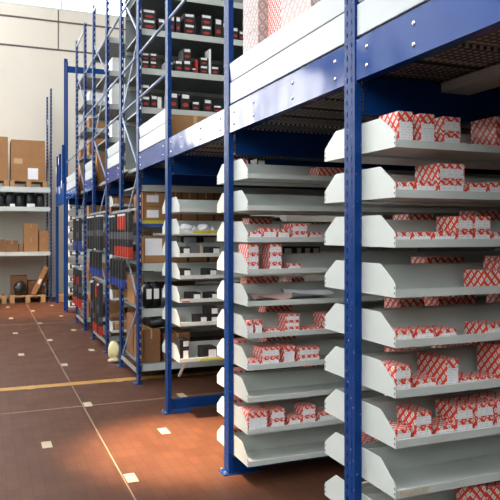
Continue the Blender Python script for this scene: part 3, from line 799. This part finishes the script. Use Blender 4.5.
# ---- sleeves hanging on the aisle face
def sleeve(x0, x1, y, z0, z1, bands, label, group):
    """bands: list of (fraction from, to, material) over the dark body"""
    t = thing('hanging_sleeve', label, 'sleeve pack', (x0, y, z0), group)
    h = z1 - z0; wd = x1 - x0
    bm = B()
    prism(bm, [(0, 0), (wd, 0), (wd, h - .012), (wd * .6, h), (wd * .4, h), (0, h - .012)], 1, 0, 0.035)
    obj('sleeve_body', bm, M['sleeve'], t, bevel=0.002)
    for (a, b_, m) in bands:
        bm = B(); box(bm, -0.0012, wd + 0.0012, -0.0012, 0.0362, h * a, h * b_); obj('colour_band', bm, M[m], t)
    bm = B(); bar(bm, (wd * .5, 0.0175, h), (wd * .5, 0.0175, h + 0.03), 0.004, 6); bar(bm, (wd * .5, 0.0175, h + .028), (XP - .006 - x0, 0.0175, h + .028), 0.004, 6)
    obj('hook', bm, M['galv'], t)
RED = [(0.0, .23, 'orange_red'), (.40, .56, 'sleevegrey'), (.62, .93, 'orange_red'), (.93, .975, 'white')]
DRED = [(0.0, .23, 'orange_red'), (.40, .56, 'sleevegrey')]
DK = [(.40, .56, 'sleevegrey'), (.93, .975, 'white')]
BL = [(0, .30, 'blueband')]
def hang(Ys, z0, z1, styles, what, group, w=0.052):
    bm = B(); box(bm, -.010, 0, 0, max(Ys) - min(Ys) + .25, -.012, .012)
    tag(obj('hook_rail', bm, M['galv'], loc=(XP, min(Ys) - .15, z1 + .028)), 'hook rail carrying the row: ' + ' '.join(what.split()[:10]), 'rail', 'hook rails on the braced frames')
    for n, y in enumerate(Ys):
        x0 = XP - 0.012 - w
        sleeve(x0, x0 + w, y, z0, z1, styles[n % len(styles)], '%s, %s from the camera' % (what, ORD[n]), group)
hang([7.02, 7.16, 7.30, 7.44, 7.60, 7.78, 7.98, 8.18], 1.33, 1.83, [DRED, DRED, RED, RED, RED, DRED, DK, DK], 'charcoal and red sleeve hung on the nearest braced frame', 'sleeves on the nearest braced frame, upper row')
hang([7.40, 7.56, 7.74, 7.92, 8.12], 0.97, 1.29, [BL], 'charcoal sleeve with blue foot on the nearest braced frame', 'sleeves on the nearest braced frame, lower row')
hang([8.95, 9.1, 9.25, 9.4, 9.6, 9.85, 10.1], 1.36, 1.86, [DK, DK, DK, [(0, .04, 'white')]], 'dark grey sleeve, upper row, on the second braced frame', 'sleeves on the second braced frame, upper row')
hang([9.05, 9.3, 9.55, 9.85], 1.0, 1.33, [BL], 'dark sleeve with blue foot on the second braced frame', 'sleeves on the second braced frame, middle row')
hang([8.98, 9.14, 9.3, 9.5, 9.75], 0.20, 0.92, [[(0, .17, 'orange_red'), (.25, .35, 'sleevegrey')], DK, [(0, .17, 'orange_red'), (.7, .95, 'red')]], 'long sleeve with orange foot, lowest row, on second braced frame', 'long sleeves on the second braced frame')
hang([11.1, 11.35, 11.6, 11.85], 1.30, 1.85, [BL, DK, BL], 'dark sleeve, upper row, on the farthest braced frame', 'sleeves on the farthest braced frame, upper row')
hang([11.1, 11.35, 11.6, 11.85], 0.35, 0.98, [DRED, [(0, .2, 'orange_red'), (.6, .8, 'red')]], 'dark sleeve with red foot, lower row, on the farthest braced frame', 'sleeves on the farthest braced frame, lower row')

# small boxes in the far white trays and in the pale trays
for k, z in enumerate(ZG):
    for n in range(2):
        x = XT + .03 + n * .16
        black_box(x, x + .11, YG - TD + .03, .15, z + .0085, R.uniform(.07, .11), 'tiny black box, %s in %s far white tray from top' % (('left', 'right')[n], ORD[k]), 'black boxes in the far white trays')
for k, z in enumerate(ZE):
    carton(XT + .05, XT + .28, YE1 - TD + .03, YE1 - .06, z + .0085, z + .11, 'small brown carton in pale tray %s from top, second braced frame' % ORD[k], tape=False, group='cartons in the pale trays')

# pale bag and bits on the floor between the frames
lump('pale_bag', (1.50, 8.30, 0.0), (.075, .07, .13), M['paleyellow'], 41, 'pale yellow bag on the floor between nearest and second braced frame', 'bag', None, .3)
lump('pale_packet', (1.46, 8.12, 0.0), (.07, .08, .03), M['cream'], 14, 'cream packet lying on the floor beside the pale yellow bag', 'packet', None, .3)

# ================================================================== UPPER LEVEL
ZU = [2.95, 3.37, 3.79, 4.21]
for k, z in enumerate(ZU):
    shelf(6.88, 7.75, z, 'long grey upper shelf of black boxes, %s from bottom' % ORD[k], lip=.065, x0=XT + .02, x1=4.6, group='upper shelves above the third rack')
for Y0, Y1, nme in ((YE1 + .05, YE2, 'second braced frame'), (YF1 + .05, YF2, 'farthest braced frame')):
    for k, z in enumerate((2.9, 3.35, 3.8, 4.25)):
        shelf(Y0, Y1, z, 'grey upper shelf of the %s, %s from bottom' % (nme, ORD[k]), lip=.07, group='upper shelves of farther frames')
for Y, x1, l in ((7.78, 4.6, 'added dark sheet for the shade behind the upper shelves above third rack'),):
    bm = B(); box(bm, XT + .02, x1, Y, Y + .006, 2.36, 4.9)
    tag(obj('shade_sheet', bm, M['midgrey']), l, 'sheet')  # added sheet, its grey stands for shade inside the upper shelves
GU = 'black boxes with red mark on the upper shelves'
yu = 6.90
cnt = {}
def ub(k, x0p, x1p, yt, tiers=1, yb=None):
    X0, Z1 = atY(x0p, yt, yu); X1, _ = atY(x1p, yt, yu)
    n = cnt.get(k, 0); cnt[k] = n + 1
    H = min(Z1 - ZU[k], .345) / tiers
    for i in range(tiers):
        pos = '' if tiers == 1 else ('lower ', 'upper ')[i]
        black_box(X0, X1, yu, .2, ZU[k] + i * H, H, '%sblack box with red mark, %s pile from left, upper shelf %s from bottom' % (pos, ORD[n], ORD[k]), GU, red=True)
for a, b_, yt in ((142, 156, 8.5), (184, 195, 13), (201, 212, 14)): ub(2, a, b_, yt, 2)
for a, b_, yt in ((169, 174.5, 15), (176, 180.5, 16), (215, 222, 18), (233, 238, 27), (239, 246, 31)): ub(2, a, b_, yt, 1)
for a, b_, yt, t in ((142, 149, 52.5, 2), (150, 157, 53, 2), (166, 173, 61, 1), (175, 182.5, 60, 1), (183.5, 191, 48, 2), (200, 208, 57, 2), (211, 219, 66, 1), (234, 241, 60, 1)): ub(1, a, b_, yt, t)
for a, b_, yt, t in ((142, 150, 84, 2), (151, 157.5, 95, 1), (169, 178, 92, 1), (181, 190, 93, 1), (192, 199.5, 101, 1), (204, 212, 99, 1), (213, 222, 105, 1)): ub(0, a, b_, yt, t)
for a, b_, yt in ((192, 196, 68), (223, 229, 64)): ub(1, a, b_, yt, 1)
for a, b_, yt in ((158, 165, 18), (222.5, 231, 22)): ub(2, a, b_, yt, 1)
ub(3, 142, 156, -8, 1); ub(3, 176, 186, -6, 1); ub(3, 190, 200, -5, 1)
X0, Z1 = atY(157.8, 97, yu); X1, _ = atY(161.5, 97, yu)
bm = B(); box(bm, X0, X1, yu, yu + .15, 2.95, Z1)
tag(obj('white_box', bm, M['white'], bevel=.002), 'small plain white box on the lowest upper shelf near third post', 'box')
# upright thin white packs among the black boxes
for n, (a, b_, yt) in enumerate(((209, 211, 49), (195.5, 198, 60))):
    X0, Z1 = atY(a, yt, yu); X1, _ = atY(b_, yt, yu)
    bm = B(); box(bm, X0, X1, yu, yu + .15, 3.37, Z1)
    tag(obj('slim_pack', bm, M[('white', 'red')[n]], bevel=.001), ('slim white', 'slim red')[n] + ' pack standing on the second upper shelf from bottom', 'pack')
# brown carton on the deck between second and third post
ZDK = 2.348
X0, Z1 = atY(171, 114, 5.9); X1, _ = atY(204, 114, 5.9)
carton(X0, X1 + .15, 5.9, 6.4, ZDK, Z1, 'brown carton standing on the deck behind the bare blue beam')
# pale striped stacks of boxes behind the large white kick plate
def pale_stack(x0, x1, Y, dep, n, h, what, group):
    for i in range(n):
        l = '%s, %s from bottom' % (what, ORD[i])
        z = ZDK + i * h
        red_box(x0, x1, Y, Y + dep, z, z + h - .002, l, group, lab=False, mat='lattice_pale')
pale_stack(1.62, 1.78, 3.865, .265, 8, .145, 'light-washed red patterned box in the left stack behind the white kick plate', 'left stack of pale patterned boxes')
pale_stack(1.62, 1.80, 3.13, .38, 8, .145, 'light-washed red patterned box in the right stack behind the white kick plate', 'right stack of pale patterned boxes')
red_box(1.66, 1.80, 3.56, 3.80, ZDK, ZDK + .35, 'dark red patterned box, lower, squeezed between the two pale stacks', 'red boxes between pale stacks', lab=False)
red_box(1.66, 1.80, 3.56, 3.80, ZDK + .352, ZDK + .8, 'dark red patterned box, upper, squeezed between the two pale stacks', 'red boxes between pale stacks', lab=False)
# cartons and boxes on farther upper shelves
carton(1.6, 1.95, 12.3, 12.7, ZDK, 3.15, 'tall brown carton on the deck near the far end post')
carton(1.6, 2.0, 10.35, 10.7, ZDK, 2.98, 'brown carton on the deck between second and farthest braced frame')
for Y0, nme in ((YE1 + .08, 'second braced frame'), (YF1 + .08, 'farthest braced frame')):
    for k, z in enumerate((2.9, 3.35, 3.8)):
        x = XT + .06
        for n in range(3):
            wd = R.uniform(.16, .3); h = R.uniform(.14, .3)
            m = R.choice(('white', 'carton', 'black', 'white'))
            bm = B(); box(bm, 0, wd, 0, .35, 0, h)
            tag(obj('storage_box', bm, M[m], loc=(x, Y0, z), bevel=.004), '%s storage box, %s from left, upper shelf %s, %s' % ({'white': 'white', 'carton': 'brown', 'black': 'black'}[m], ORD[n], ORD[k], nme), 'box', 'boxes on the farther upper shelves')
            x += wd + .04

# tall blue portal behind the end post
t = thing('blue_portal', 'tall blue goal shaped frame with a cross bar before the back wall', 'frame', (XT, 14.25, 0))
bm = B(); box(bm, 0, .07, 0, .07, 0, 5.3); obj('portal_post', bm, M['blue'], t)
bm = B(); box(bm, 1.6, 1.67, 0, .07, 0, 5.3); obj('portal_post', bm, M['blue'], t)
bm = B(); box(bm, .07, 1.6, .01, .06, 5.02, 5.15); obj('cross_bar', bm, M['blue'], t)
# blue end gate of the mezzanine with white stickers
t = thing('end_gate', 'blue sheet metal gate with white stickers at the far mezzanine end', 'gate', (1.46, 13.75, 2.2))
bm = B(); box(bm, 0, .03, 0, 1.75, 0, .42); obj('lower_sheet', bm, M['blue'], t)
for y in (.35, 1.0, 1.5):
    bm = B(); box(bm, 0, .05, y, y + .09, .42, 1.25 - (.0 if y < .9 else .12)); obj('gate_bar', bm, M['blue'], t)
for y, z in ((1.05, .9), (1.55, .75), (1.55, .3), (.42, .35), (.9, .25)):
    bm = B(); box(bm, -.0015, 0, y, y + .11, z, z + .16); obj('sticker', bm, M['white'], t)['label'] = 'white sticker'
bm = B(); box(bm, .0, .06, .0, .08, -2.2, 0); obj('gate_leg', bm, M['blue'], t)
bm = B(); box(bm, 0, .06, 1.67, 1.75, -2.2, 0); obj('gate_leg', bm, M['blue'], t)

# ================================================================== BACK PALLET RACK
YR = 15.7; YR2 = 16.75
def big_frame(x, label):
    t = thing('upright_frame', label, 'rack frame', (x, YR, 0), 'frames of the back pallet rack')
    for dy in (0.04, YR2 - YR): obj('upright', post_bm(4.95, .055), M['post_frame'], t, loc=(0, dy, 0))
    z = .2; k = 0
    while z < 4.3:
        a, b_ = (.06, 1.03) if k % 2 else (1.03, .06)
        bm = B(); flat_bar(bm, (.02, a, z), (.02, b_, z + .7), .035, .016); obj('diagonal_brace', bm, M['galv'], t); z += .7; k += 1
    foot_parts(t, .04, .05); foot_parts(t, YR2 - YR, .05)
big_frame(1.36, 'blue upright frame at the right end of the back pallet rack')
big_frame(-6.95, 'blue upright frame at the left end of back pallet rack, outside view')
for k, (z, lip) in enumerate(((2.655, .12), (2.20, .10), (1.17, .09))):
    t = thing('pallet_shelf', 'pale grey shelf of the back pallet rack, %s from top' % ORD[k], 'shelf', (-6.9, YR, z), 'shelves of the back pallet rack')
    for y in (0, YR2 - YR - .04):
        bm = B(); box(bm, 0, 8.26, y, y + .04, -lip, 0); obj('shelf_beam', bm, M['tray'], t)
    bm = B(); box(bm, 0, 8.26, .04, YR2 - YR - .04, -.025, 0); obj('shelf_panel', bm, M['tray'], t)
def pallet(x0, x1, y0, y1, z0, h, label, group='wooden pallets'):
    t = thing('wooden_pallet', label, 'pallet', (x0, y0, z0), group)
    W, D = x1 - x0, y1 - y0
    for i in range(5):
        a = i * D / 5
        bm = B(); box(bm, 0, W, a + .01, a + D / 5 - .02, h - .022, h); obj('deck_board', bm, M['wood'], t)
    for x in (0, W / 2 - .05, W - .1):
        for y in (0, D / 2 - .05, D - .1):
            bm = B(); box(bm, x, x + .1, y, y + .1, .02, h - .022); obj('block', bm, M['wood'], t)
        bm = B(); box(bm, x, x + .1, 0, D, 0, .02); obj('bottom_board', bm, M['wood'], t)
yp = YR + .03
ZP = 2.655
X0, _ = atY(10, 180, yp); X1, _ = atY(47.5, 180, yp)
pallet(X0, X1 + .0, yp, yp + .8, ZP, .15, 'wooden pallet under the large brown carton on the top back shelf')
_, Zt = atY(28, 140, yp)
carton(X0 + .02, X1 - .05, yp + .02, yp + .78, ZP + .15, Zt, 'large brown carton with white paper on a pallet, top back shelf', labels=[(.49, .79, .03, .31)], tape=False)
bm = B(); box(bm, 0, .19, -.001, 0, 0, .12)
tc = [o for o in bpy.data.objects if o.get('label', '').startswith('large brown carton with white')][0]
o = obj('tape', bm, M['tape'], tc, loc=(.06, 0, .38))
xa, _ = atY(-22, 180, yp); xb, _ = atY(8.5, 180, yp)
pallet(xa, xb, yp, yp + .8, ZP, .15, 'wooden pallet under the leftmost carton on the top back shelf')
_, Zt = atY(4, 136.5, yp)
carton(xa + .01, xb - .01, yp + .02, yp + .78, ZP + .15, Zt, 'brown carton cut by the left picture edge, top back shelf', labels=[])
# dark bags and white packets on the second shelf
for n, (xp, sx, zz) in enumerate(((0, .10, .24), (10, .11, .26), (20, .11, .24), (30, .11, .28), (40, .10, .24))):
    X, _ = atY(xp, 200, yp + .35)
    lump('black_bag', (X, yp + .42, 2.20), (sx * 1.02, .25, zz * .78), M['blackbag'], 50 + n, 'dark bulky bag on the second back shelf, %s from left' % ORD[n], 'bag', 'dark bags on the back rack', .08, .45)
for n, (a, b_) in enumerate(((10, 15), (27, 35))):
    X0, _ = atY(a, 205, yp); X1, _ = atY(b_, 205, yp)
    bm = B(); box(bm, X0, X1, yp + .01, yp + .1, 2.20, 2.20 + .065 + .01 * n)
    tag(obj('white_packet', bm, M['white'], bevel=.008), ('small left', 'longer right')[n] + ' white packet before the dark bags, second back shelf', 'packet', 'white packets on the back rack')
# cartons on the third shelf
def bc(a, b_, yt, yb, label, z0=None, mat='carton', dep=.35):
    X0, Z1 = atY(a, yt, yp + .05); X1, Z0 = atY(b_, yb, yp + .05)
    if z0 is None: z0 = Z0
    carton(X0, X1, yp + .05, yp + .05 + dep, z0, Z1, label, mat=mat, group='brown cartons on the third back shelf')
    return Z1
z1 = bc(24, 38.3, 238, 253, 'lower brown carton of the two high stack, third back shelf', 1.17)
bc(24, 38.3, 223.5, 238, 'upper brown carton of the two high stack, third back shelf', z1)
z1 = bc(39.2, 48.8, 237.5, 253, 'brown carton right of the two high stack, third back shelf', 1.17)
bc(39.2, 48.8, 230.5, 233, 'flat brown lid above the right carton, third back shelf', z1 + .0, 'carton')
bc(6, 18, 240.5, 253, 'low wide brown carton left of the stack, third back shelf', 1.17, 'carton_d')
bc(-6, 5, 239.5, 253, 'brown carton at the left picture edge, third back shelf', 1.17, 'carton_d')
bc(19, 23.5, 244, 253, 'tiny grey brown carton beside the two high stack, third back shelf', 1.17, 'carton_d')
# floor of the back rack
X0, _ = atY(10, 300, yp); X1, _ = atY(45.5, 300, yp)
pallet(X0, X1, yp, yp + .8, 0, .16, 'wooden pallet on the floor under the leaning boards, back rack')
xa, _ = atY(-25, 300, yp); xb, _ = atY(6.5, 300, yp)
pallet(xa, xb, yp, yp + .8, 0, .16, 'wooden pallet on the floor at the left picture edge')
pallet(1.56, 2.3, yp - .1, yp + .7, 0, .16, 'wooden pallet on the floor behind the end post')
X0, _ = atY(11, 300, yp + .35); X1, _ = atY(27, 300, yp + .35); _, Zt = atY(15, 276, yp + .35)
carton(X0, X1, yp + .35, yp + .75, .16, Zt, 'dark brown carton standing behind the black bag on the floor pallet', mat='carton_d', tape=False)
X0, _ = atY(28, 300, yp + .4); X1, _ = atY(39, 300, yp + .4); _, Zt = atY(30, 281, yp + .4)
carton(X0, X1, yp + .4, yp + .75, .16, Zt, 'dark brown carton behind the leaning boards on the floor pallet', mat='carton_d', tape=False)
X, _ = atY(20, 290, yp + .18)
lump('black_bag', (X, yp + .18, .16), (.145, .13, .19), M['blackbag'], 77, 'black bag on the floor pallet before a dark carton', 'bag', None, .15)
def leaning(xb0, yb_, xt0, yt_, wd, label, Y):
    X0, Z0 = atY(xb0, yb_, Y); X1, Z1 = atY(xt0, yt_, Y)
    Z0 = .20
    d = Vector((X1 - X0, 0, Z1 - Z0)); L = d.length
    t = thing('flat_carton', label, 'carton', (X0, Y, Z0), 'flat cartons leaning on the back rack')
    t.rotation_euler = (0, math.atan2(d.x, d.z), 0)
    bm = B(); box(bm, 0, wd, 0, .28, 0, L); obj('carton_body', bm, M['carton'], t, bevel=.006)
    bm = B(); box(bm, wd * .2, wd * .8, -.0015, 0, L * .38, L * .56); obj('paper_label', bm, M['label'], t, uv=True)
leaning(31.5, 296, 44.5, 266, .10, 'long flat carton leaning steeply to the right on the floor pallet', yp + .05)
leaning(40.5, 297, 45, 274, .08, 'shorter flat carton leaning beside blue frame of the back rack', yp + .34)
